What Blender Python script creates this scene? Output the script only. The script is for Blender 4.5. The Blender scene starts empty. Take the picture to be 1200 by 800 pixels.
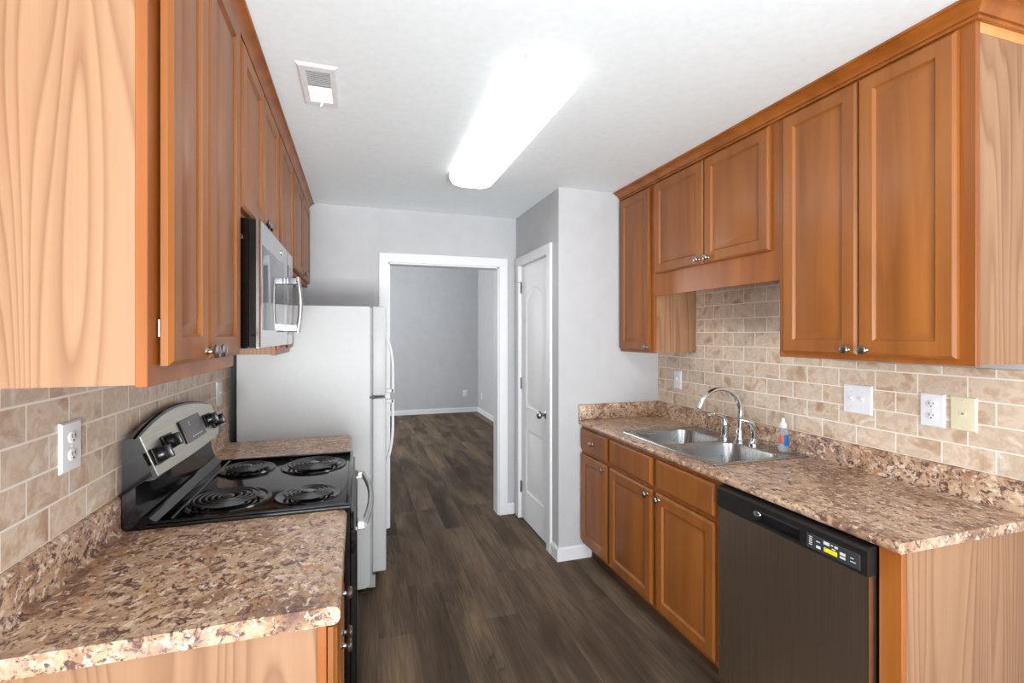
import bpy, bmesh, math, random
from mathutils import Vector, Matrix
random.seed(7)
S = bpy.context.scene
C = S.collection
PI = math.pi

# ------------------------------------------------------------ camera
TH, FPX, HZ, CAMH = .308, 565.0, 392.0, 1.478
cam = bpy.data.cameras.new('camera'); co = bpy.data.objects.new('camera', cam); C.objects.link(co)
co.location = (0, 0, CAMH); co.rotation_euler = (PI/2, 0, -TH)
cam.sensor_width = 36; cam.lens = FPX/1200*36; cam.shift_y = (HZ-400)/1200
cam.clip_start = .02
S.camera = co
# ------------------------------------------------------------ world, lamps, exposure
w = bpy.data.worlds.new('World'); S.world = w; w.use_nodes = True
w.node_tree.nodes['Background'].inputs[0].default_value = (.82, .9, 1, 1)
w.node_tree.nodes['Background'].inputs[1].default_value = 2.0
def area(name, loc, rot, sx, sy, power, col=(1, 1, 1)):
    l = bpy.data.lights.new(name, 'AREA'); l.shape = 'RECTANGLE'; l.size = sx; l.size_y = sy
    l.energy = power; l.color = col
    o = bpy.data.objects.new(name, l); C.objects.link(o); o.location = loc; o.rotation_euler = rot
    return o
area('window_daylight', (.7, -2.40, 1.2), (-PI/2, 0, PI), 2.9, 1.9, 42, (.97, .985, 1))
area('ceiling_fill', (.1, -2.35, .55), (PI-1.15, 0, 0), 1.3, .8, 46, (.96, .985, 1)).data.spread = math.radians(90)  # added fill light behind the camera, tilted up to brighten the ceiling
area('side_fill', (-1.90, -.9, 1.4), (0, -PI/2, 0), 1.2, 1.4, 55, (.97, .985, 1))  # unseen fill light, added to lift the right-hand tile and lower doors
area('far_room_daylight', (-1.90, 7.5, 1.8), (0, -PI/2, 0), 1.3, 1.4, 68, (.97, .98, 1))
LAMP_STRENGTH = 6.2
S.view_settings.view_transform = 'Standard'; S.view_settings.look = 'None'
S.view_settings.exposure = .32; S.view_settings.gamma = 1

# ------------------------------------------------------------ materials
def lin(c):
    return tuple(((v/255)/12.92 if v/255 <= .04045 else ((v/255+.055)/1.055)**2.4) for v in c) + (1,)
class NT:
    def __init__(s, name):
        s.m = bpy.data.materials.new(name); s.m.use_nodes = True; s.t = s.m.node_tree
        s.b = s.t.nodes['Principled BSDF']
    def n(s, typ, **k):
        x = s.t.nodes.new(typ)
        for a, v in k.items():
            if a.startswith('i_'):
                key = a[2:]; key = int(key) if key.isdigit() else key.replace('_', ' ')
                if isinstance(v, bpy.types.NodeSocket): s.t.links.new(v, x.inputs[key])
                else: x.inputs[key].default_value = v
            else: setattr(x, a, v)
        return x
    def l(s, a, b): s.t.links.new(a, b)
    def ramp(s, fac, stops, interp='LINEAR'):
        r = s.t.nodes.new('ShaderNodeValToRGB'); r.color_ramp.interpolation = interp
        e = r.color_ramp.elements
        while len(e) < len(stops): e.new(.5)
        for q, (p, c) in zip(e, stops): q.position = p; q.color = c if len(c) == 4 else lin(c)
        s.l(fac, r.inputs[0]); return r.outputs[0]
    def coords(s, scale=(1, 1, 1), rand=False, loc=(0, 0, 0)):
        tc = s.n('ShaderNodeTexCoord'); v = tc.outputs['Object']
        if rand:
            oi = s.n('ShaderNodeObjectInfo')
            mu = s.n('ShaderNodeMath', operation='MULTIPLY', i_0=oi.outputs['Random'], i_1=23.0)
            v = s.n('ShaderNodeVectorMath', operation='ADD', i_0=v, i_1=mu.outputs[0]).outputs[0]
        mp = s.n('ShaderNodeMapping', i_Vector=v, i_Scale=scale, i_Location=loc)
        return mp.outputs[0]
    def noise(s, v, sc=1., det=2., rough=.5, dist=0., **k):
        x = s.n('ShaderNodeTexNoise', i_Vector=v, **k)
        x.inputs['Scale'].default_value = sc; x.inputs['Detail'].default_value = det
        x.inputs['Roughness'].default_value = rough; x.inputs['Distortion'].default_value = dist
        return x
    def math(s, op, a, b=0.):
        x = s.n('ShaderNodeMath', operation=op)
        for i, v in enumerate((a, b)):
            if isinstance(v, bpy.types.NodeSocket): s.l(v, x.inputs[i])
            else: x.inputs[i].default_value = v
        return x.outputs[0]
    def mix(s, f, a, b, mode='MIX'):
        x = s.n('ShaderNodeMix', data_type='RGBA', blend_type=mode)
        for i, v in ((0, f), (6, a), (7, b)):
            if isinstance(v, bpy.types.NodeSocket): s.l(v, x.inputs[i])
            else: x.inputs[i].default_value = v
        return x.outputs[2]
    def bump(s, h, st=.2, d=.002):
        b = s.n('ShaderNodeBump', i_Height=h); b.inputs['Strength'].default_value = st
        b.inputs['Distance'].default_value = d; s.l(b.outputs[0], s.b.inputs['Normal'])
    def fin(s, col=None, rough=.5, metal=0., **k):
        if col is not None:
            if isinstance(col, bpy.types.NodeSocket): s.l(col, s.b.inputs['Base Color'])
            else: s.b.inputs['Base Color'].default_value = lin(col)
        if isinstance(rough, bpy.types.NodeSocket): s.l(rough, s.b.inputs['Roughness'])
        else: s.b.inputs['Roughness'].default_value = rough
        s.b.inputs['Metallic'].default_value = metal
        for a, v in k.items(): s.b.inputs[a.replace('_', ' ')].default_value = v
        return s.m
M = {}
def plain(name, col, rough=.5, metal=0., var=.03, sc=30, **k):
    t = NT(name); n = t.noise(t.coords(), sc, 3)
    a = tuple(int(max(0, v*(1-var))) for v in col); b = tuple(int(min(255, v*(1+var))) for v in col)
    M[name] = t.fin(t.ramp(n.outputs[0], [(.3, a), (.7, b)]), rough, metal, **k)
plain('ceiling_paint', (244, 251, 254), .9, var=.01)
plain('wall_paint', (196, 197, 199), .75, var=.012, sc=9)
plain('trim_white', (238, 239, 241), .35, var=.005)
plain('door_white', (250, 251, 252), .5, var=.005)
plain('plate_white', (238, 240, 246), .3, var=.01)
plain('plate_ivory', (232, 224, 192), .35, var=.01)
plain('slot_dark', (40, 38, 36), .5)
plain('appliance_white', (186, 188, 188), .42, var=.006)
plain('seal_grey', (150, 152, 152), .6)
plain('black_enamel', (14, 14, 15), .09)
plain('black_plastic', (20, 20, 21), .3)
plain('dishwasher_black', (34, 32, 32), .32)
plain('panel_grey', (58, 60, 62), .4)
plain('display_grey', (92, 90, 90), .25)
plain('coil_iron', (96, 96, 98), .38, .8)
plain('chrome', (225, 225, 228), .08, 1.)
plain('nickel', (150, 145, 140), .28, 1.)
plain('edge_metal', (200, 198, 194), .28, 1.)
plain('mark_white', (215, 218, 220), .5)
plain('tag_yellow', (232, 220, 20), .5, var=.08, sc=200)
plain('label_blue', (20, 120, 205), .4)
plain('label_orange', (228, 92, 45), .4)
plain('dark_interior', (30, 22, 16), .8)
plain('vent_white', (240, 240, 240), .5)
plain('grout_line', (216, 206, 194), .9)
plain('micro_glass', (112, 114, 118), .05, .7)
def wood(name, base, dark, light, rings=10., contrast=.5, rough=.38, sx=3.2, sz=.42, coat=.0, rand=True, pore=.5):
    t = NT(name); v = t.coords((sx, sx, sz), rand)
    n = t.noise(v, 1., 2., .42, .35)
    ring = t.math('FRACT', t.math('MULTIPLY', n.outputs[0], rings))
    r = t.ramp(ring, [(0, light), (.5, base), (.80, dark), (.90, base), (1, light)])
    v2 = t.coords((95, 95, 2.2), rand); fine = t.noise(v2, 1., 3, .6)
    f = t.ramp(fine.outputs[0], [(.34, (0, 0, 0, 1)), (.62, (1, 1, 1, 1))])
    v3 = t.coords((9, 9, .5), rand); br = t.noise(v3, 1., 3, .5)
    basec = t.ramp(br.outputs[0], [(.3, dark), (.5, base), (.72, light)])
    c = t.mix(contrast, basec, r)
    c2 = t.mix(pore, t.mix(.25, c, lin(dark)), c)
    c = t.mix(f, c2, c)
    t.bump(fine.outputs[0], .06, .001)
    M[name] = t.fin(c, rough); t.b.inputs['Coat Weight'].default_value = coat
    t.b.inputs['Coat Roughness'].default_value = .2
wood('stained_door', (148, 87, 34), (125, 70, 23), (166, 101, 43), 9, .22, .42, coat=.04, pore=.3)
wood('stained_frame', (154, 87, 30), (133, 71, 21), (172, 102, 40), 8, .2, .38, coat=.1, pore=.3)
wood('oak_panel', (156, 116, 84), (126, 86, 57), (165, 127, 95), 34, .62, .5, 3.2, .26)
wood('oak_edge', (214, 150, 90), (196, 128, 70), (228, 168, 108), 8, .3, .45)
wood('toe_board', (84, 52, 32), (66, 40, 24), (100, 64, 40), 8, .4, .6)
# laminate counter
def laminate():
    t = NT('laminate'); v = t.coords((1, .8, 1))
    a = t.noise(v, 5.5, 4, .6, .6).outputs[0]
    c = t.ramp(a, [(.30, (122, 90, 76)), (.44, (170, 134, 106)), (.53, (204, 172, 142)), (.62, (186, 154, 132)), (.76, (142, 114, 102))])
    b = t.noise(v, 42, 5, .72, .8).outputs[0]
    c = t.mix(t.ramp(b, [(.40, (1, 1, 1, 1)), (.50, (0, 0, 0, 1))]), c, lin((104, 76, 70)))
    d = t.noise(t.coords((1, .8, 1), loc=(3, 7, 1)), 46, 4, .65, .6).outputs[0]
    c = t.mix(t.ramp(d, [(.54, (0, 0, 0, 1)), (.64, (1, 1, 1, 1))]), c, lin((226, 204, 182)))
    e = t.noise(t.coords((1, .8, 1), loc=(8, 2, 5)), 30, 4, .6, .5).outputs[0]
    c = t.mix(t.ramp(e, [(.58, (0, 0, 0, 1)), (.68, (.75, .75, .75, 1))]), c, lin((186, 132, 78)))
    g = t.noise(t.coords((1, .8, 1), loc=(1, 5, 9)), 85, 3, .6, .3).outputs[0]
    c = t.mix(t.ramp(g, [(.30, (.9, .9, .9, 1)), (.42, (0, 0, 0, 1))]), c, lin((72, 52, 52)))
    M['laminate'] = t.fin(c, .3)
laminate()
# tile
def tile():
    t = NT('travertine_tile')
    tc = t.n('ShaderNodeTexCoord'); sp = t.n('ShaderNodeSeparateXYZ', i_0=tc.outputs['Object'])
    cb = t.n('ShaderNodeCombineXYZ', i_0=t.math('ADD', sp.outputs[1], .142), i_1=t.math('ADD', sp.outputs[2], -1.0165+.079*20))
    br = t.n('ShaderNodeTexBrick', i_Vector=cb.outputs[0]); br.offset = .5
    br.inputs['Color1'].default_value = (0, 0, 0, 1); br.inputs['Color2'].default_value = (1, 1, 1, 1)
    br.inputs['Mortar'].default_value = (.5, .5, .5, 1)
    for k, v in (('Scale', 1), ('Mortar Size', .0028), ('Mortar Smooth', .1), ('Bias', 0), ('Brick Width', .156), ('Row Height', .079)): br.inputs[k].default_value = v
    r = t.math('MULTIPLY', br.outputs['Color'], 9.)
    n = t.noise(tc.outputs['Object'], 11, 4, .6, .5, noise_dimensions='4D', i_W=r)
    c = t.ramp(n.outputs[0], [(.28, (178, 144, 114)), (.40, (200, 172, 146)), (.49, (222, 204, 184)), (.58, (208, 184, 160)), (.70, (236, 226, 212))])
    hs = t.n('ShaderNodeHueSaturation', i_Color=c, i_Value=t.math('ADD', t.math('MULTIPLY', br.outputs['Color'], .13), .91))
    c = t.mix(br.outputs['Fac'], hs.outputs[0], lin((240, 232, 222)))
    t.bump(t.math('SUBTRACT', 1., br.outputs['Fac']), .5, .0015)
    M['travertine_tile'] = t.fin(c, .42)
tile()
# vinyl plank floor
def planks():
    t = NT('vinyl_plank')
    tc = t.n('ShaderNodeTexCoord'); sp = t.n('ShaderNodeSeparateXYZ', i_0=tc.outputs['Object'])
    cb = t.n('ShaderNodeCombineXYZ', i_0=t.math('ADD', sp.outputs[1], 20.3), i_1=t.math('ADD', sp.outputs[0], 10.05))
    br = t.n('ShaderNodeTexBrick', i_Vector=cb.outputs[0]); br.offset = .37; br.offset_frequency = 3
    br.inputs['Color1'].default_value = (0, 0, 0, 1); br.inputs['Color2'].default_value = (1, 1, 1, 1)
    for k, v in (('Scale', 1), ('Mortar Size', .0008), ('Mortar Smooth', .3), ('Bias', 0), ('Brick Width', 1.22), ('Row Height', .178)): br.inputs[k].default_value = v
    wv = t.math('MULTIPLY', br.outputs['Color'], 17.)
    n1 = t.noise(t.coords((4.5, .8, 1)), 1, 3, .55, .7, noise_dimensions='4D', i_W=wv).outputs[0]
    c = t.ramp(n1, [(.3, (66, 54, 44)), (.44, (92, 78, 64)), (.56, (120, 102, 84)), (.70, (146, 122, 96))])
    n2 = t.noise(t.coords((9, .9, 1)), 1, 1.5, .5, .5, noise_dimensions='4D', i_W=wv).outputs[0]
    ring = t.math('FRACT', t.math('MULTIPLY', n2, 16.))
    rm = t.ramp(ring, [(0, (0, 0, 0, 1)), (.6, (0, 0, 0, 1)), (.9, (1, 1, 1, 1)), (1, (0, 0, 0, 1))])
    msk = t.ramp(t.noise(t.coords((5, 1.4, 1)), 1, 2, .5, 0, noise_dimensions='4D', i_W=wv).outputs[0], [(.52, (0, 0, 0, 1)), (.66, (.55, .55, .55, 1))])
    c = t.mix(t.math('MULTIPLY', rm, msk), c, lin((50, 41, 35)))
    n3 = t.noise(t.coords((110, 4, 1)), 1, 3, .6).outputs[0]
    c = t.mix(t.ramp(n3, [(.4, (.35, .35, .35, 1)), (.6, (0, 0, 0, 1))]), c, lin((62, 53, 46)))
    hs = t.n('ShaderNodeHueSaturation', i_Color=c, i_Value=t.math('ADD', t.math('MULTIPLY', br.outputs['Color'], .26), .87))
    c = t.mix(t.math('MULTIPLY', br.outputs['Fac'], .55), hs.outputs[0], lin((52, 44, 38)))
    t.bump(n3, .08, .001)
    M['vinyl_plank'] = t.fin(c, .6, Specular_IOR_Level=.12)
planks()
def steel(name, col, rough, stretch=(300, 2, 2)):
    t = NT(name); n = t.noise(t.coords(stretch), 1, 2, .5).outputs[0]
    a = tuple(int(v*.95) for v in col); b = tuple(min(255, int(v*1.04)) for v in col)
    M[name] = t.fin(t.ramp(n, [(.3, a), (.7, b)]), t.math('ADD', t.math('MULTIPLY', n, .1), rough-.05), 1.)
steel('sink_steel', (176, 176, 175), .27, (2, 300, 2))
steel('range_steel', (196, 190, 178), .3, (2, 2, 300))
steel('dishwasher_steel', (190, 176, 162), .36, (260, 2, 2))
steel('micro_steel', (190, 191, 193), .13, (2, 2, 300))
t = NT('lamp_diffuser'); t.fin((250, 250, 250), .4)
t.b.inputs['Emission Color'].default_value = (.97, .985, 1, 1); t.b.inputs['Emission Strength'].default_value = LAMP_STRENGTH
M['lamp_diffuser'] = t.m
t = NT('lamp_diffuser_side'); t.fin((250, 250, 250), .4)
t.b.inputs['Emission Color'].default_value = (1, .99, .97, 1); t.b.inputs['Emission Strength'].default_value = LAMP_STRENGTH*.13
M['lamp_diffuser_side'] = t.m
t = NT('window_glass'); t.fin((255, 255, 255), .0, 0, Transmission_Weight=1.); M['window_glass'] = t.m
t = NT('clear_plastic'); t.fin((225, 238, 245), .08, 0, Transmission_Weight=.75, IOR=1.2); M['clear_plastic'] = t.m
t = NT('pump_plastic'); t.fin((238, 240, 240), .3, 0, Transmission_Weight=.15, IOR=1.3); M['pump_plastic'] = t.m

# ------------------------------------------------------------ mesh helpers
class MB:
    def __init__(s): s.b = bmesh.new(); s.mi = 0
    def face(s, vs):
        try: f = s.b.faces.new(vs); f.material_index = s.mi; return f
        except ValueError: return None
    def box(s, x0, x1, y0, y1, z0, z1, bev=0., seg=1):
        r = bmesh.ops.create_cube(s.b, size=1)
        vs = r['verts']
        for v in vs:
            v.co = Vector(((x0+x1)/2+v.co.x*(x1-x0), (y0+y1)/2+v.co.y*(y1-y0), (z0+z1)/2+v.co.z*(z1-z0)))
        fs = {f for v in vs for f in v.link_faces}
        for f in fs: f.material_index = s.mi
        if bev:
            es = list({e for v in vs for e in v.link_edges})
            bmesh.ops.bevel(s.b, geom=es, offset=bev, segments=seg, profile=.5, affect='EDGES', material=s.mi)
        return s
    def loft(s, loops, cap0=True, cap1=True, closed=True):
        L = [[s.b.verts.new(p) for p in lp] for lp in loops]
        for a, b in zip(L, L[1:]):
            n = len(a)
            for i in range(n if closed else n-1): s.face([a[i], a[(i+1) % n], b[(i+1) % n], b[i]])
        if cap0: s.face(L[0][::-1])
        if cap1: s.face(L[-1])
        return s
    def prism(s, poly, ax, a, b):
        def P(p, t):
            return {'x': (t, p[0], p[1]), 'y': (p[0], t, p[1]), 'z': (p[0], p[1], t)}[ax]
        return s.loft([[P(p, a) for p in poly], [P(p, b) for p in poly]])
    def lathe(s, prof, o=(0, 0, 0), axis='z', n=20, sx=1., sy=1.):
        o = Vector(o); lps = []
        for r, h in prof:
            lp = []
            for k in range(n):
                a = 2*PI*k/n; c, d = r*math.cos(a)*sx, r*math.sin(a)*sy
                lp.append(o+{'z': Vector((c, d, h)), 'y': Vector((c, h, d)), 'x': Vector((h, c, d))}[axis])
            lps.append(lp)
        return s.loft(lps)
    def tube(s, pts, r, n=10, flat=1.):
        pts = [Vector(p) for p in pts]; lps = []; up = None
        for i, p in enumerate(pts):
            d = (pts[min(i+1, len(pts)-1)]-pts[max(i-1, 0)]).normalized()
            if up is None: up = Vector((0, 0, 1)) if abs(d.z) < .9 else Vector((0, 1, 0))
            sd = d.cross(up).normalized(); up = sd.cross(d).normalized()
            rr = r[i] if isinstance(r, (list, tuple)) else r
            lps.append([p+sd*math.cos(2*PI*k/n)*rr+up*math.sin(2*PI*k/n)*rr*flat for k in range(n)])
        return s.loft(lps)
    def panel(s, x0, x1, z0, z1, prof):
        """nested rectangles facing -y; prof = [(inset, y)]"""
        return s.loft([[(x0+i, y, z0+i), (x1-i, y, z0+i), (x1-i, y, z1-i), (x0+i, y, z1-i)] for i, y in prof])
    def build(s, name, mat, parent=None, ang=32):
        bmesh.ops.recalc_face_normals(s.b, faces=s.b.faces)
        me = bpy.data.meshes.new(name); s.b.to_mesh(me); s.b.free()
        for m in (mat if isinstance(mat, (list, tuple)) else [mat]): me.materials.append(M[m])
        for p in me.polygons: p.use_smooth = True
        me.set_sharp_from_angle(angle=math.radians(ang))
        o = bpy.data.objects.new(name, me); C.objects.link(o)
        if parent: o.parent = parent
        return o
def rr(x0, x1, y0, y1, r, z, n=6):
    p = []
    for cx, cy, a0 in ((x1-r, y1-r, 0), (x0+r, y1-r, 90), (x0+r, y0+r, 180), (x1-r, y0+r, 270)):
        for k in range(n+1):
            a = math.radians(a0+90*k/n); p.append((cx+r*math.cos(a), cy+r*math.sin(a), z))
    return p
def tag(o, label, cat, group=None):
    o['label'] = label; o['category'] = cat
    if group: o['group'] = group
    return o
def struct(name, mb, mat):
    o = mb.build(name, mat); o['kind'] = 'structure'; return o
def thing(name, label, cat, loc=(0, 0, 0), rot=0., group=None):
    o = bpy.data.objects.new(name, None); C.objects.link(o); o.location = loc; o.rotation_euler = (0, 0, rot)
    o.empty_display_size = .05
    return tag(o, label, cat, group)
def on_left(name, label, cat, xf, y0, z=0., group=None):   # local x -> +Y, local y -> -X
    return thing(name, label, cat, (xf, y0, z), PI/2, group)
def on_right(name, label, cat, xf, y1, z=0., group=None):  # local x -> -Y, local y -> +X
    return thing(name, label, cat, (xf, y1, z), -PI/2, group)

# ------------------------------------------------------------ dimensions
XL, XR = -.665, 2.005           # kitchen side walls
YC, YE, XP = 2.91, 3.805, 1.245 # stub wall, end wall, closet wall
ZC = 2.44
FX, FY, FZ = 2.19, 9.05, 3.1    # far room
YB = -2.5
DT = .12

# ------------------------------------------------------------ room shell
struct('floor', MB().box(-2.3, 2.6, YB-.2, FY+.2, -.06, 0), 'vinyl_plank')
struct('ceiling', MB().box(-2.3, 2.3, YB-.2, YE+.0, ZC, ZC+.08), 'ceiling_paint')
struct('wall_left', MB().box(XL-DT, XL, .4, YE, 0, ZC).box(-2.1, XL, .4-DT, .4, 0, ZC), 'wall_paint')
b = MB(); wy0, wy1 = -1.6, -.2
b.box(-2.1, -1.98, YB, wy0, 0, ZC).box(-2.1, -1.98, wy1, .3, 0, ZC).box(-2.1, -1.98, wy0, wy1, 0, .8).box(-2.1, -1.98, wy0, wy1, 2.0, ZC)
struct('wall_dining', b, 'wall_paint')
struct('wall_right', MB().box(XR, XR+DT, YB, YE+DT, 0, ZC), 'wall_paint')
struct('wall_closet', MB().box(XP, XR, YC, YC+.09, 0, ZC).box(XP, XP+.09, YC+.09, 3.08, 0, ZC).box(XP, XP+.09, 3.70, YE, 0, ZC).box(XP, XP+.09, 3.08, 3.70, 2.035, ZC), 'wall_paint')
OX0, OX1, OZ = .215, 1.10, 2.035
b = MB().box(-2.1, OX0-.0, YE, YE+DT, 0, FZ).box(OX1, FX+.1, YE, YE+DT, 0, FZ).box(OX0, OX1, YE, YE+DT, OZ, FZ)
struct('wall_end', b, 'wall_paint')
b = MB().box(-2.1, -.8, YB-DT, YB, 0, ZC).box(2.2-.0, 2.1+.2, YB-DT, YB, 0, ZC).box(-.8, 2.2, YB-DT, YB, 2.15, ZC).box(-.8, 2.2, YB-DT, YB, 0, .08)
struct('wall_back', b, 'wall_paint')
# far room shell
b = MB().box(-2.1, FX+.1, FY, FY+.1, 0, FZ); struct('wall_far', b, 'wall_paint')
struct('wall_far_right', MB().box(FX, FX+.1, YE+DT, FY, 0, FZ), 'wall_paint')
wy0, wy1 = 6.7, 8.3
b = MB().box(-2.1, -2.0, YE+DT, wy0, 0, FZ).box(-2.1, -2.0, wy1, FY, 0, FZ).box(-2.1, -2.0, wy0, wy1, 0, 1.05).box(-2.1, -2.0, wy0, wy1, 2.5, FZ)
struct('wall_far_left', b, 'wall_paint')
struct('ceiling_far_room', MB().box(-2.1, FX+.1, YE+DT, FY+.1, FZ, FZ+.08), 'ceiling_paint')
# windows (behind the camera, dining side, far room)
def window(name, axis, a0, a1, z0, z1, at, bars):
    b = MB(); f = .05
    def bx(m, u0, u1, v0, v1, t):
        if axis == 'x': m.box(u0, u1, at-t, at+t, v0, v1)
        else: m.box(at-t, at+t, u0, u1, v0, v1)
    bx(b, a0, a1, z0, z0+f, .03); bx(b, a0, a1, z1-f, z1, .03)
    for k in range(bars+1):
        u = a0+(a1-a0-f)*k/bars; bx(b, u, u+f, z0+f, z1-f, .03)
    o = struct(name, b, 'trim_white')
    g = MB(); bx(g, a0+f, a1-f, z0+f, z1-f, .003); g.build('window_pane', 'window_glass', o)
window('window_1', 'x', -.8, 2.2, .08, 2.15, YB-.06, 3)
window('window_2', 'y', -1.6, -.2, .8, 2.0, -2.04, 2)
window('window_3', 'y', 6.7, 8.3, 1.05, 2.5, -2.05, 2)

# end doorway casing + jamb
cw = .068
b = MB()
for x0, x1 in ((OX0-cw, OX0+.004), (OX1-.004, OX1+cw)):
    b.box(x0, x1, YE-.018, YE, 0, OZ+.0, .003)
b.box(OX0-cw, OX1+cw, YE-.018, YE, OZ-.004, OZ+cw, .003)
for x0, x1 in ((OX0-.001, OX0+.014), (OX1-.014, OX1+.001)): b.box(x0, x1, YE-.004, YE+DT+.004, 0, OZ)
b.box(OX0, OX1, YE-.004, YE+DT+.004, OZ-.014, OZ+.001)
for x0, x1 in ((OX0-cw, OX0+.004), (OX1-.004, OX1+cw)): b.box(x0, x1, YE+DT, YE+DT+.018, 0, OZ)
b.box(OX0-cw, OX1+cw, YE+DT, YE+DT+.018, OZ-.004, OZ+cw)
struct('trim_1', b, 'trim_white')
# closet casing
DY0, DY1, DZ = 3.085, 3.695, 2.032
b = MB()
b.box(XP-.018, XP, DY0-.07, DY0+.002, 0, DZ, .003); b.box(XP-.018, XP, DY1-.002, DY1+.07, 0, DZ, .003)
b.box(XP-.018, XP, DY0-.07, DY1+.07, DZ-.002, DZ+.068, .003)
b.box(XP-.002, XP+.095, DY0-.006, DY0+.003, 0, DZ); b.box(XP-.002, XP+.095, DY1-.003, DY1+.006, 0, DZ); b.box(XP-.002, XP+.095, DY0, DY1, DZ-.003, DZ+.006)
struct('trim_2', b, 'trim_white')
# baseboards
def bb(name, *segs):
    b = MB()
    for x0, x1, y0, y1, d in segs:
        b.box(x0, x1, y0, y1, 0, .078, 0)
        if d == 'x+': b.box(x0, x1-.006, y0, y1, .078, .088)
        elif d == 'x-': b.box(x0+.006, x1, y0, y1, .078, .088)
        elif d == 'y-': b.box(x0, x1, y0+.006, y1, .078, .088)
        else: b.box(x0, x1, y0, y1-.006, .078, .088)
    return struct(name, b, 'trim_white')
bb('baseboard_closet', (XP-.014, XP, YC-.014, DY0-.07, 'x-'), (XP, 1.475, YC-.014, YC, 'y-'))
bb('baseboard_end', (OX1+cw, XP-.018, YE-.014, YE, 'y-'), (XL, OX0-cw, YE-.014, YE, 'y-'))
bb('baseboard_far', (-2.0, FX, FY-.014, FY, 'y-'), (FX-.014, FX, YE+DT, FY-.014, 'x-'), (-2.0, -1.986, YE+DT, FY-.014, 'x+'))
bb('baseboard_left', (-1.98, XL+.014, .266, .28, 'y-'), (XL, XL+.014, .28, 1.06, 'x+'))
bb('baseboard_right', (XR-.014, XR, YB, .92, 'x-'))
bb('baseboard_back', (-1.98, -.8, YB, YB+.014, 'y+'))

# closet door: two-panel arch top
def closet_door():
    W, H = DY1-DY0-.010, DZ-.018
    root = thing('door_1', '', '', (XP+.010, DY1-.005, .012), -PI/2)
    for k in ('label', 'category'): del root[k]
    root['kind'] = 'structure'
    b = MB(); b.box(0, W, .008, .035, 0, H)
    # stiles and rails raised around two recessed panels
    s = .115
    def outline(x0, x1, z0, z1, arch, n=14):
        pts = [(x0, z0), (x1, z0)]
        for k in range(n+1):
            u = k/n; x = x1+(x0-x1)*u; pts.append((x, z1+arch*math.sin(PI*u)**1.0))
        return pts
    def ring(x0, x1, z0, z1, arch):
        lp = []
        for ins, y in ((-.001, .0), (.008, .006), (.014, .0065), (.030, .0065), (.050, .001)):
            lp.append([(x, y, z) for x, z in outline(x0+ins, x1-ins, z0+ins, z1-ins, arch)])
        b.loft(lp, cap0=False)
        return lp[0]
    lo = ring(s, W-s, .235, .725, 0.)
    up = ring(s, W-s, .90, 1.745, .085)
    b.panel(0, s, 0, H, [(0, .008), (0, 0)]); b.panel(W-s, W, 0, H, [(0, .008), (0, 0)])
    b.panel(s, W-s, 0, .235, [(0, .008), (0, 0)]); b.panel(s, W-s, .725, .90, [(0, .008), (0, 0)])
    top = [(x, z) for _, (x, _, z) in [(0, p) for p in up[2:]]]
    poly = top[::-1]+[(W-s, H), (s, H)]
    b.prism(poly, 'y', 0, .008)
    b.build('door_leaf', 'door_white', root)
    k = MB().lathe([(.030, 0), (.031, -.006), (.024, -.010), (.011, -.014), (.010, -.032), (.016, -.036), (.026, -.044), (.029, -.054), (.026, -.064), (.014, -.069)], (W-.062, 0, .905), 'y', 24)
    k.build('door_knob', 'nickel', root)
    for z in (.20, 1.03, 1.80):
        b = MB().tube([(-.004, -.006, z), (-.004, -.006, z+.09)], .006, 8); b.box(.0, .012, -.001, .002, z, z+.09)
        b.build('hinge', 'nickel', root)
    b = MB().tube([(-.004, -.008, 1.89), (-.004, -.06, 1.885)], .005, 8); b.build('door_stop', 'chrome', root)
closet_door()

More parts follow.
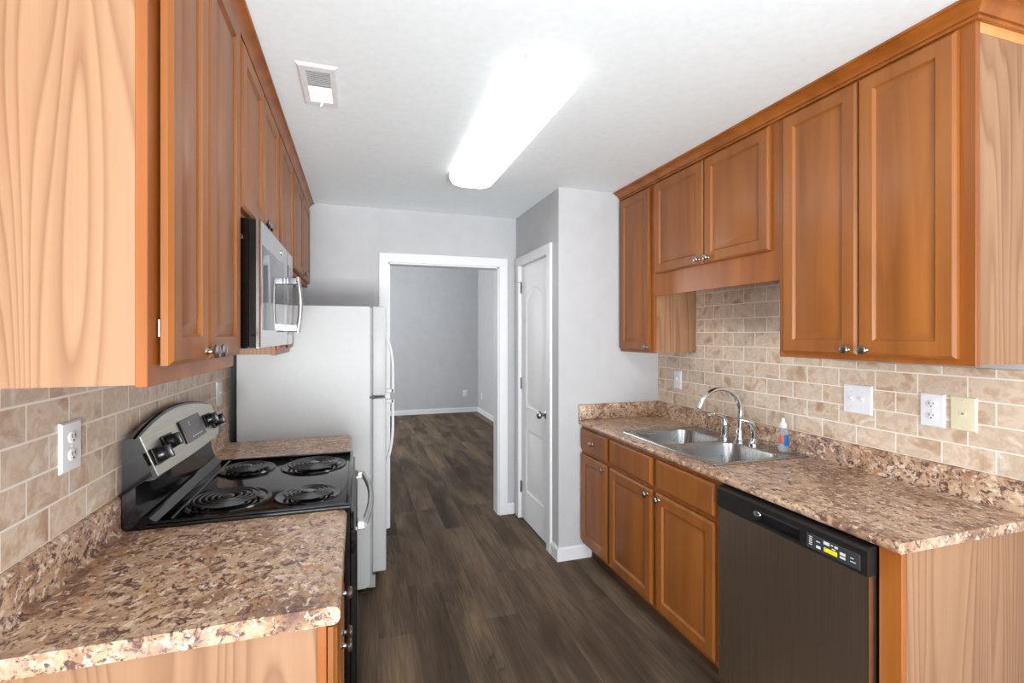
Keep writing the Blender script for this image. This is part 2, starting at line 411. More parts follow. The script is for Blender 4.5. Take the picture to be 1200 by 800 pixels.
# ------------------------------------------------------------ cabinets
DOOR = [(0, 0), (0, -.012), (.005, -.016), (.009, -.019), (.052, -.019), (.056, -.013), (.060, -.010), (.066, -.010), (.088, -.0165), (.090, -.017)]
SLAB = [(0, 0), (0, -.011), (.007, -.0145), (.010, -.019)]
def knob_mesh():
    return MB().lathe([(.0095, 0), (.0085, -.003), (.0055, -.006), (.005, -.012), (.008, -.015), (.0148, -.018), (.0158, -.022), (.013, -.0265), (.006, -.0285)], (0, 0, 0), 'y', 20)
KM = None
def add_knob(parent, x, z, y=-.019):
    global KM
    if KM is None:
        o = knob_mesh().build('knob', 'nickel', parent); KM = o.data
    else:
        o = bpy.data.objects.new('knob', KM); C.objects.link(o); o.parent = parent
    o.location = (x, y, z)
def cabinet(root, w, d, z0, z1, doors, drawers=(), kick=0., low=None, hinges=False):
    """low: bottom of the valance board under a short cabinet"""
    bz = z0+kick
    b = MB().box(0, w, 0, .019, bz if low is None else low, z1, .0012)
    b.build('face_frame', 'stained_frame', root)
    c = MB()
    if not kick: c.box(.003, w-.003, .0195, d, bz+.004, z1)
    else:
        c.box(.003, .018, .0195, d, bz+.004, z1); c.box(w-.018, w-.003, .0195, d, bz+.004, z1)
        c.box(.018, w-.018, d-.008, d, bz+.004, z1); c.box(.018, w-.018, .0195, d-.008, bz+.004, bz+.02)
    c.build('cabinet_body', 'oak_panel', root)
    if kick:
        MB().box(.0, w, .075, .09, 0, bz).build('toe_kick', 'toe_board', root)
    for (x0, x1, a, e, kx, kz) in doors:
        dr = MB().panel(x0, x1, a, e, DOOR).build('cabinet_door', 'stained_door', root)
        dr.location.y = -.006 if hinges else -.0015
        if kx is not None: add_knob(dr, kx, kz)
        if hinges:
            hx = x0-.001 if kx > (x0+x1)/2 else x1+.001
            for hz in (a+.07, e-.07):
                hx = x0+.003 if kx > (x0+x1)/2 else x1-.003
                h = MB().box(hx-.006, hx+.003, -.0, .005, hz-.012, hz+.012, .001).tube([(hx-.004, .002, hz-.016), (hx-.004, .002, hz+.016)], .003, 8).build('hinge', 'nickel', dr)
    for (x0, x1, a, e, kx, kz) in drawers:
        dr = MB().panel(x0, x1, a, e, SLAB).build('drawer_front', 'stained_door', root)
        dr.location.y = -.0015
        if kx is not None: add_knob(dr, kx, kz)
U0, U1 = 1.385, 2.415
DT0, DT1 = 1.405, 2.378
# right-hand uppers (faces at x=1.70)
r = on_right('upper_cabinet', 'tall two-door brown wall cabinet at the right edge, above the switch and outlet plates', 'cabinet', 1.70, 1.603, group='right wall cabinets')
cabinet(r, .682, .303, U0, U1, [(.029, .344, DT0, DT1, .314, 1.425), (.348, .643, DT0, DT1, .379, 1.425)])
MB().box(.6785, .6815, .0195, .305, 2.355, U1).build('side_rail', 'oak_edge', r)
r = on_right('upper_cabinet', 'short two-door brown wall cabinet with a valance board above the sink', 'cabinet', 1.70, 2.515, group='right wall cabinets')
cabinet(r, .912, .303, 1.80, U1, [(.025, .455, 1.842, DT1, .425, 1.868), (.461, .872, 1.842, DT1, .496, 1.868)], low=1.709)
r = on_right('upper_cabinet', 'narrow single-door brown wall cabinet beside the closet corner, left of the sink', 'cabinet', 1.70, 2.903, group='right wall cabinets')
cabinet(r, .388, .303, 1.365, U1, [(.018, .360, 1.384, DT1, .338, 1.402)])
# left-hand uppers (faces at x=-.355)
LD = .308
r = on_left('upper_cabinet', 'nearest left wall cabinet with wide pale oak side filling the photo corner', 'cabinet', -.355, 1.006, group='left wall cabinets')
cabinet(r, .612, LD, U0, U1, [(.040, .276, 1.42, DT1, .252, 1.44), (.284, .590, 1.42, DT1, .308, 1.44)], hinges=True)
r = on_left('upper_cabinet', 'short two-door brown wall cabinet directly above the microwave', 'cabinet', -.355, 1.620, group='left wall cabinets')
cabinet(r, .760, LD, 1.85, U1, [(.030, .368, 1.868, DT1, .343, 1.885), (.378, .722, 1.868, DT1, .402, 1.885)])
r = on_left('upper_cabinet', 'single-door full height wall cabinet between the microwave and the refrigerator', 'cabinet', -.355, 2.382, group='left wall cabinets')
cabinet(r, .460, LD, U0, U1, [(.020, .440, 1.41, DT1, .045, 1.432)])
r = on_left('upper_cabinet', 'short two-door brown wall cabinet above the white refrigerator', 'cabinet', -.355, 2.844, group='left wall cabinets')
cabinet(r, .955, LD, 1.82, U1, [(.030, .470, 1.842, DT1, .445, 1.862), (.482, .925, 1.842, DT1, .508, 1.862)])
# right-hand base run (faces at x=1.413)
BT = .884
r = on_right('base_cabinet', 'narrow base cabinet with one drawer and one door against the grey wall', 'cabinet', 1.413, 2.907, group='right base cabinets')
cabinet(r, .375, .588, 0, BT, [(.018, .361, .128, .700, .330, .668)], [(.018, .361, .722, .862, .189, .792)], kick=.105)
r = on_right('base_cabinet', 'wide sink base cabinet with two doors and two false drawer fronts', 'cabinet', 1.413, 2.530, group='right base cabinets')
bz = .105
cabinet(r, .918, .588, 0, BT, [(.016, .441, .128, .700, .410, .672), (.478, .891, .128, .700, .508, .672)], [(.016, .441, .722, .862, None, None), (.478, .891, .722, .862, None, None)], kick=bz)
# left-hand base run (faces at x=-.064)
r = on_left('base_cabinet', 'left base cabinet with pale oak end panel under the near granite-look counter', 'cabinet', -.064, 1.074, group='left base cabinets')
cabinet(r, .570, .598, 0, .874, [(.018, .281, .128, .700, .256, .668), (.289, .552, .128, .700, .314, .668)], [(.018, .552, .722, .858, .285, .79)], kick=.105)
r = on_left('base_cabinet', 'base cabinet in the gap between the range and the refrigerator', 'cabinet', -.064, 2.403, group='left base cabinets')
cabinet(r, .440, .598, 0, .874, [(.018, .422, .128, .700, .05, .668)], [(.018, .422, .722, .858, .22, .79)], kick=.105)
# end panel beside the dishwasher
r = on_right('end_panel', 'pale oak end panel closing the counter run right of the dishwasher', 'panel', 1.413, .992)
MB().box(0, .060, 0, .019, 0, BT, .001).build('front_stile', 'stained_frame', r)
MB().box(.045, .060, .0195, .588, 0, BT).build('side_panel', 'oak_panel', r)
MB().box(.0, .012, .0195, .588, 0, BT).build('inner_panel', 'oak_panel', r)
# crowns
def crown(name, label, path_fn, prof, n):
    b = MB(); b.loft([path_fn(i, prof) for i in range(n)]); o = b.build(name, 'stained_frame'); tag(o, label, 'moulding'); return o
CP = [(-.002, 2.386), (.010, 2.386), (.0125, 2.3885), (.0125, 2.3925), (.009, 2.395), (.009, 2.398), (.016, 2.399), (.017, 2.4025), (.021, 2.409), (.028, 2.416), (.038, 2.422), (.047, 2.4255), (.047, 2.429), (.054, 2.430), (.057, 2.4335), (.056, 2.4385), (-.002, 2.4385)]
X0, Yn = 1.70, .921
crown('crown_moulding', 'brown crown moulding along the right wall cabinets, turning the near corner',
      lambda i, P: [((X0-o, 2.906, z), (X0-o, Yn-o, z), (2.003, Yn-o, z))[i] for o, z in P], CP, 3)
CP2 = [(o*.80, z) for o, z in CP]
crown('crown_moulding', 'brown crown moulding along the top of the left wall cabinets',
      lambda i, P: [((-.663, 1.006-o, z), (-.355+o, 1.006-o, z), (-.355+o, 3.800, z))[i] for o, z in P], CP2, 3)

# ------------------------------------------------------------ countertops
def top_profile(xf, xb, sgn, zb):
    """bullnose front, local; sgn=+1 when the wall lies towards +x"""
    zt, h = .914, .914-zb
    p = [(xb, zb), (xf+sgn*.012, zb)]
    r = h*.5
    for k in range(9):
        a = -PI/2+PI*k/8; p.append((xf+sgn*(r*.72-r*.72*math.cos(a)), zb+r+r*math.sin(a)))
    p += [(xb, zt)]
    return p
def splash_profile(xw, sgn):
    t = .019; x = xw-sgn*t
    return [(xw, .9145), (x-sgn*.012, .9145), (x-sgn*.004, .9185), (x, .928), (x, 1.007), (x+sgn*.003, 1.013), (x+sgn*.008, 1.016), (xw, 1.016)]
SY0, SY1, SX0, SX1 = 1.722, 2.442, 1.472, 1.950   # sink cut-out
b = MB(); c0, c1 = .922, YC-.001
b.prism(top_profile(1.385, SX0, 1, BT), 'y', c0, c1)
b.box(SX0, XR-.001, c0, SY0, BT, .914); b.box(SX0, XR-.001, SY1, c1, BT, .914); b.box(SX1, XR-.001, SY0, SY1, BT, .914)
o = b.build('countertop', 'laminate'); tag(o, 'long brown speckled laminate countertop holding the sink', 'countertop')
MB().prism(splash_profile(XR-.0005, 1), 'y', c0, c1-.019).build('backsplash_lip', 'laminate', o)
MB().box(1.385, XR-.0005, c1-.019, c1, .9145, 1.016, .003, 2).build('backsplash_lip', 'laminate', o)
def left_top(y0, y1, label):
    o = MB().prism(top_profile(-.036, XL+.001, -1, .876), 'y', y0, y1).build('countertop', 'laminate')
    tag(o, label, 'countertop')
    MB().prism(splash_profile(XL+.0005, -1), 'y', y0, y1).build('backsplash_lip', 'laminate', o)
left_top(1.066, 1.648, 'near left brown speckled laminate countertop in front of the range')
left_top(2.402, 2.850, 'short brown speckled laminate countertop between range and refrigerator')

# tile
o = MB().box(XR-.006, XR-.0003, .80, YC-.001, 1.0165, 1.364).box(XR-.006, XR-.0003, 1.607, 2.510, 1.364, 1.799).build('tile_backsplash', 'travertine_tile')
tag(o, 'beige travertine brick tiles on the wall behind the sink', 'backsplash')
o = MB().box(XL+.0003, XL+.006, .42, 2.955, 1.0165, 1.384).build('tile_backsplash', 'travertine_tile')
tag(o, 'beige travertine brick tiles on the wall behind the range', 'backsplash')

# ------------------------------------------------------------ sink
def sink():
    root = thing('kitchen_sink', 'double-bowl stainless steel drop-in sink set in the right counter', 'sink', (0, 0, 0))
    z = .9185; n = 6
    X0, X1, Y0, Y1 = 1.446, 1.978, 1.700, 2.462
    ym = 2.083
    b = MB()
    def toR(lp, x0, x1, y0, y1):
        cx = (lp[0][0]+lp[len(lp)//2][0])/2
        out = []; m = n+1
        cs = ((x1, y1), (x0, y1), (x0, y0), (x1, y0))
        # rectangle points: spread each corner group across the half-edges
        for q in range(4):
            for k in range(m):
                x, y, _ = lp[q*m+k]; f = k/(m-1)
                cxn, cyn = cs[q]
                if q == 0: P = (x1, y) if f < .5 else ((x, y1) if f > .5 else (x1, y1))
                if q == 1: P = (x, y1) if f < .5 else ((x0, y) if f > .5 else (x0, y1))
                if q == 2: P = (x0, y) if f < .5 else ((x, y0) if f > .5 else (x0, y0))
                if q == 3: P = (x, y0) if f < .5 else ((x1, y) if f > .5 else (x1, y0))
                out.append((P[0], P[1], z))
        return out
    bowls = [(1.482, 1.862, 1.730, 2.064), (1.482, 1.862, 2.098, 2.434)]
    cells = [(X0+.006, X1-.006, Y0+.006, ym), (X0+.006, X1-.006, ym, Y1-.006)]
    for (x0, x1, y0, y1), ce in zip(bowls, cells):
        l0 = rr(x0, x1, y0, y1, .075, z, n)
        b.loft([toR(l0, *ce), l0], False, False)
        lp = [l0]
        for ins, dz, r in ((.004, -.004, .072), (.007, -.02, .07), (.014, -.13, .065), (.03, -.155, .055), (.06, -.165, .04), (.12, -.168, .03)):
            lp.append(rr(x0+ins, x1-ins, y0+ins, y1-ins, r, z+dz, n))
        b.loft(lp, False, True)
    b.box(X0+.002, X1-.002, Y0+.002, Y0+.007, .9143, z-.0002); b.box(X0+.002, X1-.002, Y1-.007, Y1-.002, .9143, z-.0002)
    b.box(X0+.002, X0+.007, Y0+.002, Y1-.002, .9143, z-.0002); b.box(X1-.007, X1-.002, Y0+.002, Y1-.002, .9143, z-.0002)
    # raised outer bead
    b.tube([(X0+.005, Y0+.02, z), (X0+.005, Y1-.02, z)], .004, 8); b.tube([(X1-.005, Y0+.02, z), (X1-.005, Y1-.02, z)], .003, 8)
    b.tube([(X0+.02, Y0+.005, z), (X1-.005, Y0+.005, z)], .003, 8); b.tube([(X0+.02, Y1-.005, z), (X1-.005, Y1-.005, z)], .003, 8)
    b.tube([(X0+.02, Y0+.005, z), (X0+.009, Y0+.009, z), (X0+.005, Y0+.02, z)], .003, 8)
    bmesh.ops.remove_doubles(b.b, verts=b.b.verts, dist=.00005)
    b.build('sink_basin', 'sink_steel', root)
    for y in (1.905, 2.26):
        MB().lathe([(.042, 0), (.04, .003), (.03, .002), (.028, -.001), (.005, -.001)], (1.667, y, z-.1675), 'z', 24).build('drain', 'chrome', root)
sink()
def faucet():
    r = thing('kitchen_faucet', 'chrome gooseneck kitchen faucet spout at the back of the sink', 'faucet', (1.902, 2.045, .919))
    MB().lathe([(.027, 0), (.027, .006), (.020, .012), (.0175, .03), (.0175, .06), (.014, .066), (.012, .07)], (0, 0, 0), 'z', 24).build('faucet_base', 'chrome', r)
    pts = [(0, 0, .06)]
    for k in range(17):
        a = math.radians(-8+(158+8)*k/16); pts.append((-.125+.125*math.cos(a)*1.04, -.0, .155+.125*math.sin(a)))
    MB().tube(pts, [.0135]+[.0132-.003*k/17 for k in range(17)], 14).build('spout', 'chrome', r)
    d = Vector(pts[-1])
    MB().tube([d+Vector((.008, 0, .014)), d+Vector((-.010, 0, -.018))], .0125, 14).build('spout_tip', 'chrome', r)
    r = thing('faucet_lever', 'chrome single-lever faucet handle left of the gooseneck spout', 'faucet handle', (1.895, 2.145, .919))
    MB().lathe([(.026, 0), (.026, .006), (.019, .012), (.019, .072), (.021, .075), (.020, .092), (.013, .104), (.004, .108)], (0, 0, 0), 'z', 24).build('lever_base', 'chrome', r)
    MB().tube([(0, 0, .098), (-.03, .004, .118), (-.062, .008, .130), (-.10, .012, .128)], [.009, .007, .006, .005], 10, 1.).build('lever_arm', 'chrome', r)
    r = thing('side_sprayer', 'chrome side sprayer wand right of the gooseneck spout', 'sprayer', (1.915, 1.965, .919))
    MB().lathe([(.024, 0), (.024, .008), (.017, .016), (.013, .03)], (0, 0, 0), 'z', 20).build('sprayer_base', 'chrome', r)
    MB().tube([(0, 0, .02), (0, 0, .065), (-.004, 0, .09), (-.018, 0, .112), (-.045, .01, .124), (-.07, .02, .128)], [.011, .0125, .0155, .0165, .012, .008], 12).build('sprayer_head', 'chrome', r)
faucet()
def bottle():
    r = thing('soap_bottle', 'small clear soap bottle with blue and orange label on the sink rim', 'bottle', (1.928, 1.797, .9225), .3)
    b = MB().lathe([(.020, 0), (.024, .004), (.025, .02), (.0245, .08), (.021, .100), (.012, .112), (.010, .118)], (0, 0, 0), 'z', 24, 1., .8)
    b.build('bottle_body', 'clear_plastic', r)
    def patch(a0, a1, z0, z1, n=10):
        m = MB(); R = .0256
        m.loft([[((R+dr)*math.cos(math.radians(a0+(a1-a0)*k/n)), (R+dr)*.8*math.sin(math.radians(a0+(a1-a0)*k/n)), z) for z, dr in ((z0, 0), (z1, 0), (z1, .0006), (z0, .0006))] for k in range(n+1)])
        return m
    patch(215, 290, .030, .082).build('label_panel', 'label_blue', r)['label'] = 'blue front label'
    patch(165, 213, .045, .080).build('label_panel', 'label_orange', r)['label'] = 'orange label side'
    MB().lathe([(.0135, .112), (.0165, .114), (.0165, .128), (.0135, .136), (.008, .142), (.0065, .157), (.003, .160)], (0, 0, 0), 'z', 20).build('squeeze_cap', 'pump_plastic', r)
bottle()

# ------------------------------------------------------------ wall plates
def plate(root, w, h, mat):
    MB().panel(-w/2, w/2, -h/2, h/2, [(0, 0), (0, -.003), (.004, -.0065), (.006, -.0068)]).build('cover_plate', mat, root)
def screw(root, x, z): MB().lathe([(.0032, -.0065), (.003, -.0078), (.001, -.008)], (x, 0, z), 'y', 10).build('screw', 'mark_white', root)
def outlet(mk, xf, y, z, label, w=.08, h=.12):
    r = mk('wall_outlet', label, 'outlet', xf, y, z); plate(r, w, h, 'plate_white')
    for dz in (.021, -.021):
        f = MB(); f.lathe([(.0165, -.0065), (.0165, -.009), (.015, -.0098)], (0, 0, dz), 'y', 22, 1., .85); q = f.build('receptacle', 'plate_white', r)
        s = MB(); s.box(-.0075, -.0055, -.0105, -.0095, dz-.001, dz+.008); s.box(.0055, .0075, -.0105, -.0095, dz, dz+.007); s.lathe([(.0025, -.0095), (.0025, -.0105)], (0, 0, dz-.0075), 'y', 10)
        s.build('slot', 'slot_dark', q)
    screw(r, 0, 0)
def switch(mk, xf, y, z, label, gangs, w, h=.12):
    r = mk('light_switch', label, 'switch', xf, y, z); plate(r, w, h, 'plate_white')
    for g in range(gangs):
        x = (g-(gangs-1)/2)*.046
        MB().box(x-.005, x+.005, -.0075, -.0065, -.012, .012).build('toggle_collar', 'plate_white', r)
        MB().prism([(-.0065, -.006), (-.0185, .003), (-.0175, .009), (-.0065, .006)], 'x', x-.0035, x+.0035).build('toggle', 'plate_white', r)
        screw(r, x, .030); screw(r, x, -.030)
xw = XR-.0062
switch(on_right, xw, 1.489, 1.207, 'white double toggle switch plate on tile right of the soap bottle', 2, .122)
outlet(on_right, xw, 1.212, 1.2035, 'white duplex outlet on tile beside the ivory phone plate')
r = on_right('phone_jack', 'ivory phone jack plate on tile right of the white outlet', 'wall plate', xw, 1.117, 1.204)
plate(r, .078, .118, 'plate_ivory'); MB().box(-.010, .010, -.0085, -.0065, -.008, .010, .001).build('jack', 'plate_ivory', r)
MB().box(-.004, .004, -.0092, -.0083, -.003, .004).build('socket', 'seal_grey', r); screw(r, 0, .045); screw(r, 0, -.045)
switch(on_right, xw, 2.687, 1.185, 'white single switch plate on tile at the far end by the corner', 1, .076)
xw = XL+.0062
outlet(on_left, xw, 1.416, 1.213, 'white duplex outlet on tile over the near left counter', .084, .118)
switch(on_left, xw, 2.705, 1.188, 'white switch plate on tile behind the range, beside the refrigerator', 1, .085)
outlet(lambda *a: thing(a[0], a[1], a[2], (a[4], a[3], a[5]), 0), FY-.0002, 1.938, .36, 'small white outlet low on the far grey wall beyond the doorway')
outlet(on_right, FX-.0002, 8.75, .33, 'small white outlet on the far right side wall beyond the doorway')

# ------------------------------------------------------------ dishwasher
def dishwasher():
    r = on_right('dishwasher', 'dark stainless steel dishwasher with black control strip', 'dishwasher', 1.385, 1.605)
    W = .607
    MB().box(.004, W-.004, .032, .58, .10, .868).build('tub', 'black_plastic', r)
    MB().box(.006, W-.006, .07, .09, 0.003, .10).build('kick_plate', 'black_plastic', r)
    pr = [(.031, .092), (.004, .092), (.0, .098), (.0, .783), (.002, .786), (.031, .786)]
    d = MB().prism(pr, 'x', .004, W-.004).build('door_panel', 'dishwasher_steel', r)
    MB().box(W-.006, W-.0035, .000, .03, .095, .785).build('edge_trim', 'edge_metal', d)
    # control strip with a pocket handle
    zs, ze = .788, .872
    c = MB()
    hx0, hx1, hz0, hz1 = .190, .385, .797, .838
    def bar(x0, x1, z0, z1): c.box(x0, x1, -.006, .031, z0, z1)
    bar(.003, hx0, zs, .860); bar(hx1, W-.003, zs, .860); bar(hx0, hx1, zs, hz0); bar(hx0, hx1, hz1, .860)
    c.box(hx0, hx1, .024, .031, hz0, hz1)
    c.prism([(-.006, .860), (.031, .860), (.031, ze), (.010, ze), (-.001, .868)], 'x', .003, W-.003)
    cs = c.build('control_strip', 'dishwasher_black', r)
    MB().lathe([(.020, .004), (.020, -.004), (.017, -.0062)], (.203, 0, .826), 'y', 20, .9, .55).build('handle_cup', 'chrome', cs)
    MB().box(hx0+.012, hx1-.006, -.0068, -.0055, hz1-.001, hz1+.003).build('handle_lip', 'panel_grey', cs)
    MB().box(.410, .585, -.0078, -.006, .797, .842, .0006).build('control_panel', 'panel_grey', cs)
    y0, y1 = -.0088, -.0075
    m = MB()
    for k in range(5): m.box(.420, .431, y0, y1, .808+k*.006, .8105+k*.006)
    for x, z, w_, h_ in ((.446, .825, .012, .003), (.446, .806, .014, .008), (.471, .828, .019, .0095), (.495, .832, .007, .003), (.507, .830, .010, .006), (.498, .822, .012, .003), (.524, .818, .017, .008), (.524, .808, .017, .006), (.556, .822, .010, .002), (.556, .812, .016, .002)):
        m.box(x, x+w_, y0, y1, z, z+h_)
    m.build('button_markings', 'mark_white', cs)
    MB().box(.472, .515, y0-.0005, y1, .806, .819, .0004).build('label_strip', 'tag_yellow', cs)
dishwasher()

# ------------------------------------------------------------ range
def stove():
    Y0, W = 1.650, .750
    r = on_left('electric_range', 'black electric coil range with stainless back control panel', 'stove', -.027, Y0)
    # local y = -.027 - X
    L = lambda X: -.027-X
    bd = MB().box(.003, W-.003, .0, .615, .02, .905); bd.build('range_body', 'black_enamel', r)
    t = MB()
    t.box(0, W, -.004, L(-.592), .9052, .925, .004, 2)
    # raised rim
    for a in ((0.004, .016, .004, L(-.575)), (W-.016, W-.004, .004, L(-.575)), (.004, W-.004, -.002, .012)):
        t.box(a[0], a[1], a[2], a[3], .924, .931, .003, 2)
    t.tube([(.03, L(-.535), .9255), (W-.03, L(-.535), .9255)], .006, 12)
    top = t.build('cooktop', 'black_enamel', r)
    # riser and control housing, profile in (y,z)
    P = [(L(-.644), .90), (L(-.588), .90), (L(-.592), .935), (L(-.612), .99), (L(-.612), 1.04), (L(-.590), 1.054), (L(-.565), 1.056)]
    g = MB(); n = 24; lps = []
    for i in range(n+1):
        u = i/n; x = W*u; arch = .046*math.sin(PI*u)**.9; zt = 1.180+arch
        f = (zt-1.056)
        fy = L(-.565)+.048*f/.125
        lps.append([(x, y, z) for y, z in P]+[(x, fy, zt-.004), (x, fy+.006, zt), (x, L(-.640), zt-.004), (x, L(-.644), zt-.012)])
    g.loft(lps); g.build('backguard', 'black_enamel', r)
    # chrome-lit trim ridge where riser meets cooktop
    MB().prism([(L(-.594), .9245), (L(-.566), .9245), (L(-.568), .930), (L(-.590), .948), (L(-.596), .950)], 'x', .012, W-.012).build('rear_trim', 'black_enamel', r)
    # stainless face
    s = MB(); lps = []; n = 24
    m0, m1 = .030, W-.012
    for i in range(n+1):
        u = i/n; x = m0+(m1-m0)*u; arch = .044*math.sin(PI*(x/W))**.9
        e = .5*(1-math.cos(PI*min(1, u/.04))) if u < .04 else 1.
        zr = 0 if u < .86 else .05*((u-.86)/.14)**2.2
        zb, zt = 1.060-.006*math.sin(PI*u)+zr, 1.172+arch
        def Y(z): return L(-.565)+.048*(z-1.056)/.125
        lps.append([(x, Y(zb)-.0012, zb), (x, Y(zt)-.0012, zt), (x, Y(zt)+.002, zt), (x, Y(zb)+.002, zb)])
    s.loft(lps); s.build('control_panel', 'range_steel', r)
    tl = math.atan2(.048, .125)
    def on_panel(x, z, out=.006):
        e = bpy.data.objects.new('tmp', None)
        y = L(-.565)+.048*(z-1.056)/.125
        return Vector((x, y-out, z))
    R = Matrix.Rotation(-tl, 4, 'X')
    def seat(o, x, z, out=.005):
        o.location = on_panel(x, z, out); o.rotation_euler = (-tl, 0, 0)
    MB().box(-.105, .105, -.002, .002, -.040, .045, .001).build('display_window', 'display_grey', r)
    d = r.children[-1]; 
    return r, seat
r, seat = stove()
for o in list(r.children):
    if o.name.startswith('display_window'): seat(o, .425, 1.130, .0065)
def seat_new(mb, name, mat, x, z, out=.005, parent=None):
    o = mb.build(name, mat, r); seat(o, x, z, out); return o
seat_new(MB().box(-.008, -.006, -.004, -.001, -.006, .008).box(-.006, .004, -.004, -.001, .006, .008).box(-.006, .004, -.004, -.001, -.006, -.004), 'clock_digit', 'mark_white', .40, 1.150)
m = MB()
for i in range(5): m.box(-.05+i*.024, -.04+i*.024, -.001, .001, 0, .003)
seat_new(m, 'touch_markings', 'mark_white', .43, 1.105, .009)
for x, z in ((.085, 1.112), (.185, 1.130), (.615, 1.130), (.690, 1.112)):
    b = seat_new(MB().box(-.040, .040, -.002, .002, -.026, .026, .001), 'knob_plate', 'black_plastic', x, z, .0065)
    k = MB().lathe([(.023, 0), (.022, -.014), (.020, -.018), (.004, -.019)], (0, 0, 0), 'y', 26).box(-.0055, .0055, -.034, -.016, -.021, .021, .003, 2)
    k = seat_new(k, 'control_knob', 'black_plastic', x, z, .008)
# burners
def burner(x, y, R):
    z = .9255
    p = MB().lathe([(R, 0), (R-.004, .004), (R-.010, .004), (R-.022, -.002), (R*.5, -.003), (.01, -.003)], (x, y, z), 'z', 40)
    o = p.build('drip_bowl', 'black_enamel', r)
    pts = []; turns = 4.6 if R > .12 else 3.7; ro = R-.026; ri = .024; N = int(turns*28)
    for k in range(N+1):
        a = 2*PI*turns*k/N; q = ri+(ro-ri)*k/N; pts.append((x+q*math.cos(a), y+q*math.sin(a), z+.012))
    pts += [(pts[-1][0]+.004, pts[-1][1], z+.006)]
    MB().tube(pts, .0046, 7, .85).build('heating_coil', 'coil_iron', r)
    MB().lathe([(.017, .006), (.018, .014), (.014, .0165), (.003, .017)], (x, y, z), 'z', 20).build('coil_medallion', 'nickel', r)
    s = MB()
    for k in range(3):
        a = 2*PI*k/3+.5; c, d = math.cos(a), math.sin(a)
        s.tube([(x+.018*c, y+.018*d, z+.005), (x+ro*c, y+ro*d, z+.005)], .0025, 6)
    s.build('coil_support', 'nickel', r)
for X, Y, R in ((-.436, 2.221, .108), (-.178, 2.195, .130), (-.415, 1.825, .132), (-.165, 1.800, .108)):
    burner(Y-1.650, -.027-X, R)
# oven front
MB().box(.004, .746, -.012, .0, .845, .902, .003).build('front_trim', 'black_enamel', r)
d = MB().box(.004, .746, -.022, .0, .225, .840, .004).build('oven_door', 'black_enamel', r)
MB().box(.10, .65, -.0232, -.021, .36, .70, .001).build('oven_window', 'micro_glass', d)
h = MB()
for x in (.070, .680): h.box(x-.018, x+.018, -.050, -.021, .820, .850, .004)
pts = [(.052+.646*k/20, -.044-.030*math.sin(PI*k/20), .836) for k in range(21)]
h.tube(pts, .0115, 12)
h.build('door_handle', 'edge_metal', d)
dr = MB().box(.004, .746, -.020, .0, .03, .218, .004).build('storage_drawer', 'black_enamel', r)
for x in (.04, .71):
    MB().box(x-.02, x+.02, .05, .09, .0, .02).build('foot', 'black_plastic', r)

# ------------------------------------------------------------ microwave
def microwave():
    r = on_left('microwave', 'stainless over-the-range microwave hanging under the short cabinet', 'microwave', -.285, 1.632)
    W, D = .745, .375; z0, z1 = 1.437, 1.832
    MB().box(0, W, .034, D, z0, z1, .002).build('microwave_case', 'black_enamel', r)
    MB().lathe([(.008, 0), (.008, -.004), (.002, -.004)], (-.0, .055, 1.775), 'x', 14).build('screw', 'nickel', r)
    MB().box(.002, W-.002, .012, .0335, z0+.002, z1-.002, .002).build('door_core', 'black_enamel', r)
    d = MB().panel(0, .585, z0, z1, [(0, .012), (0, .004), (.004, 0), (.006, 0)]).build('microwave_door', 'micro_steel', r)
    MB().panel(.035, .475, z0+.055, z1-.075, [(0, .001), (0, -.001), (.003, -.0016)]).build('door_glass', 'micro_glass', d)
    MB().lathe([(.011, .0), (.011, -.002), (.0095, -.0025), (.0085, -.0018), (.003, -.0018)], (.42, 0, 1.795), 'y', 22).build('round_emblem', 'chrome', d)
    p = MB().panel(.588, W, z0, z1, [(0, .012), (0, .004), (.004, 0), (.006, 0)]).build('control_panel', 'micro_steel', r)
    MB().box(.60, W-.015, -.0015, .001, z0+.04, z1-.06).build('keypad', 'micro_glass', p)
    h = MB(); hx = .558
    for z in (1.505, 1.700): h.box(hx-.014, hx+.014, -.043, .001, z-.016, z+.016, .004)
    pts = [(hx, -.042-.012*math.sin(PI*k/14), 1.488+.230*k/14) for k in range(15)]
    h.tube(pts, .0095, 12, 1.)
    h.build('door_handle', 'chrome', d)
    v = MB()
    for k in range(9): v.box(.05+k*.07, .10+k*.07, .02, .09, z0-.003, z0+.001)
    v.build('vent_grille', 'black_plastic', r)
    MB().box(.28, .46, .15, .22, z0-.006, z0, .002).build('lamp_lens', 'plate_white', r)
microwave()

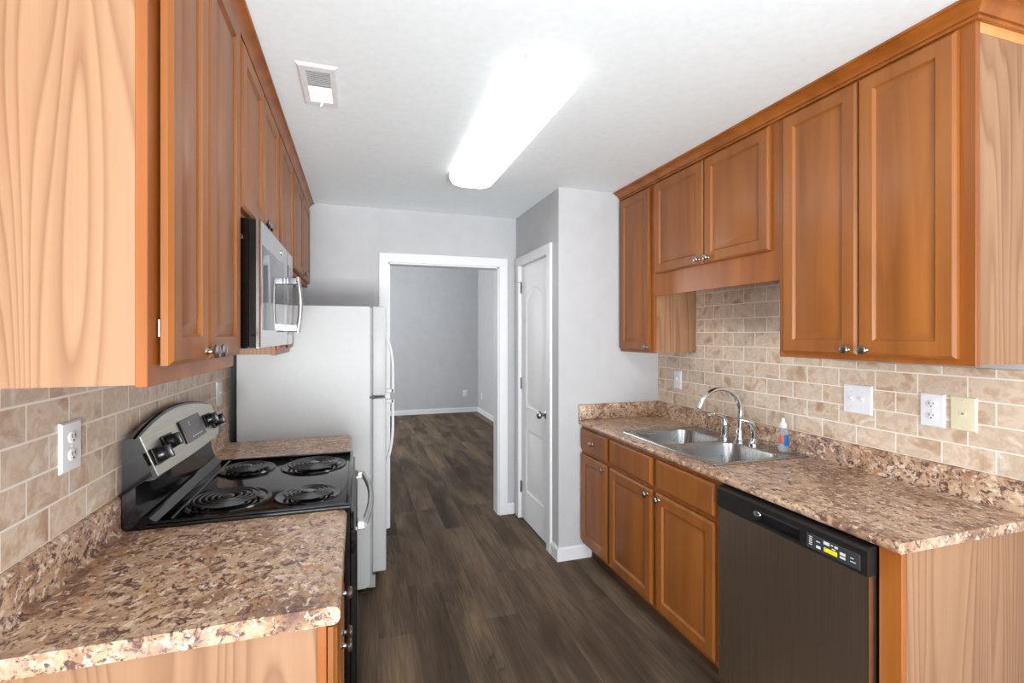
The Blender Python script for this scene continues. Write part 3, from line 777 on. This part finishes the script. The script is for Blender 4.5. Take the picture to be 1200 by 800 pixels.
# ------------------------------------------------------------ refrigerator
def fridge():
    r = on_left('refrigerator', 'white top-freezer refrigerator standing left of the doorway', 'refrigerator', .152, 2.866)
    W = .745; zt = 1.638
    # body, side profile in (y,z)
    ys, ye = .090, .765
    prof = [(ye, .02)]
    for k in range(7):
        a = math.radians(270-90*k/6); prof.append((ys+.030+.030*math.cos(a), .035+.030+.030*math.sin(a)))
    prof += [(ys, zt), (ye, zt)]
    MB().prism(prof, 'x', 0, W).build('refrigerator_body', 'appliance_white', r)
    MB().box(.008, W-.008, .078, .0905, .10, zt-.008).build('door_gasket', 'seal_grey', r)
    for nm, a, e, hz in (('freezer_door', 1.127, zt+.002, (1.14, 1.478)), ('refrigerator_door', .118, 1.113, (.72, 1.10))):
        d = MB().box(0, W, 0, .078, a, e, .010, 3).build(nm, 'appliance_white', r)
        h = MB(); x = .050; z0, z1 = hz; n = 16; lps = []
        for k in range(n+1):
            u = k/n; z = z0+(z1-z0)*u
            uu = u if nm == 'freezer_door' else 1-u     # bow fades towards the far end
            off = .040*(1-max(0, (uu-.35)/.65)**2.4) if True else 0
            t_ = .007
            lps.append([(x-.014, -off-t_, z), (x+.014, -off-t_, z), (x+.014, -off+t_, z), (x-.014, -off+t_, z)])
        h.loft(lps)
        zz = z0 if nm == 'freezer_door' else z1
        h.box(x-.014, x+.014, -.044, .001, min(zz, zz+(.022 if nm == 'freezer_door' else -.022)), max(zz, zz+(.022 if nm == 'freezer_door' else -.022)), .003)
        h.build('door_handle', 'appliance_white', d)
    MB().box(-.001, .03, .060, .092, 1.1145, 1.1255).build('centre_hinge', 'slot_dark', r)
    MB().box(.01, W-.01, .060, .10, .03, .10).build('base_grille', 'seal_grey', r)
    for x in (.06, W-.06):
        for y in (.14, .70): MB().lathe([(.02, 0), (.02, .03)], (x, y, .0), 'z', 12).build('foot', 'black_plastic', r)
fridge()

# ------------------------------------------------------------ ceiling fixture and vent
def lamp():
    r = thing('ceiling_light', 'long white rounded fluorescent ceiling light fixture', 'ceiling light', (.64, 2.22, ZC))
    MB().box(-.095, .095, -.68, .68, -.022, -.0005, .002).build('lamp_base', 'trim_white', r)
    lp = []
    for ins, z, rd in ((.004, -.020, .075), (.0, -.028, .078), (.0, -.040, .078), (.006, -.055, .075), (.020, -.070, .066), (.045, -.082, .05), (.085, -.089, .03), (.118, -.0905, .012)):
        lp.append(rr(-.136+ins, .136-ins, -.655+ins, .655-ins, rd, z, 8))
    m = MB(); m.mi = 1; m.loft(lp[:5], True, False); m.mi = 0; m.loft(lp[4:], False, True)
    bmesh.ops.remove_doubles(m.b, verts=m.b.verts, dist=.00005)
    m.build('lamp_diffuser', ['lamp_diffuser', 'lamp_diffuser_side'], r)
lamp()
def vent():
    r = thing('ceiling_vent', 'small white louvred air vent in the ceiling near the left cabinets', 'vent', (-.143, 2.005, ZC))
    w_, l_ = .070, .160; a, c = .043, .122
    b = MB()
    lo = lambda X, Y, z: [(-X, -Y, z), (X, -Y, z), (X, Y, z), (-X, Y, z)]
    b.loft([lo(w_, l_, -.0003), lo(w_, l_, -.003), lo(w_-.008, l_-.008, -.008), lo(a, c, -.008), lo(a-.002, c-.002, -.0003)], False, False)
    b.build('vent_frame', 'vent_white', r)
    MB().box(-a, a, -c, c, -.0016, -.0004).build('duct_plate', 'seal_grey', r)
    for k in range(22):
        y = -c+.006+(2*c-.012)*k/21
        if k == 10: continue
        t_ = .0045 if k < 11 else -.0045
        s = MB(); s.loft([[(x, y-t_*.8-.0005, -.0085), (x, y-t_*.8+.0005, -.0085), (x, y+t_*.8+.0005, -.002), (x, y+t_*.8-.0005, -.002)] for x in (-a, a)])
        s.build('louvre', 'vent_white', r)
    MB().box(-.004, .004, .118, .128, -.022, -.006, .001).box(-.010, -.002, .126, .134, -.024, -.014, .001).build('damper_lever', 'vent_white', r)
vent()
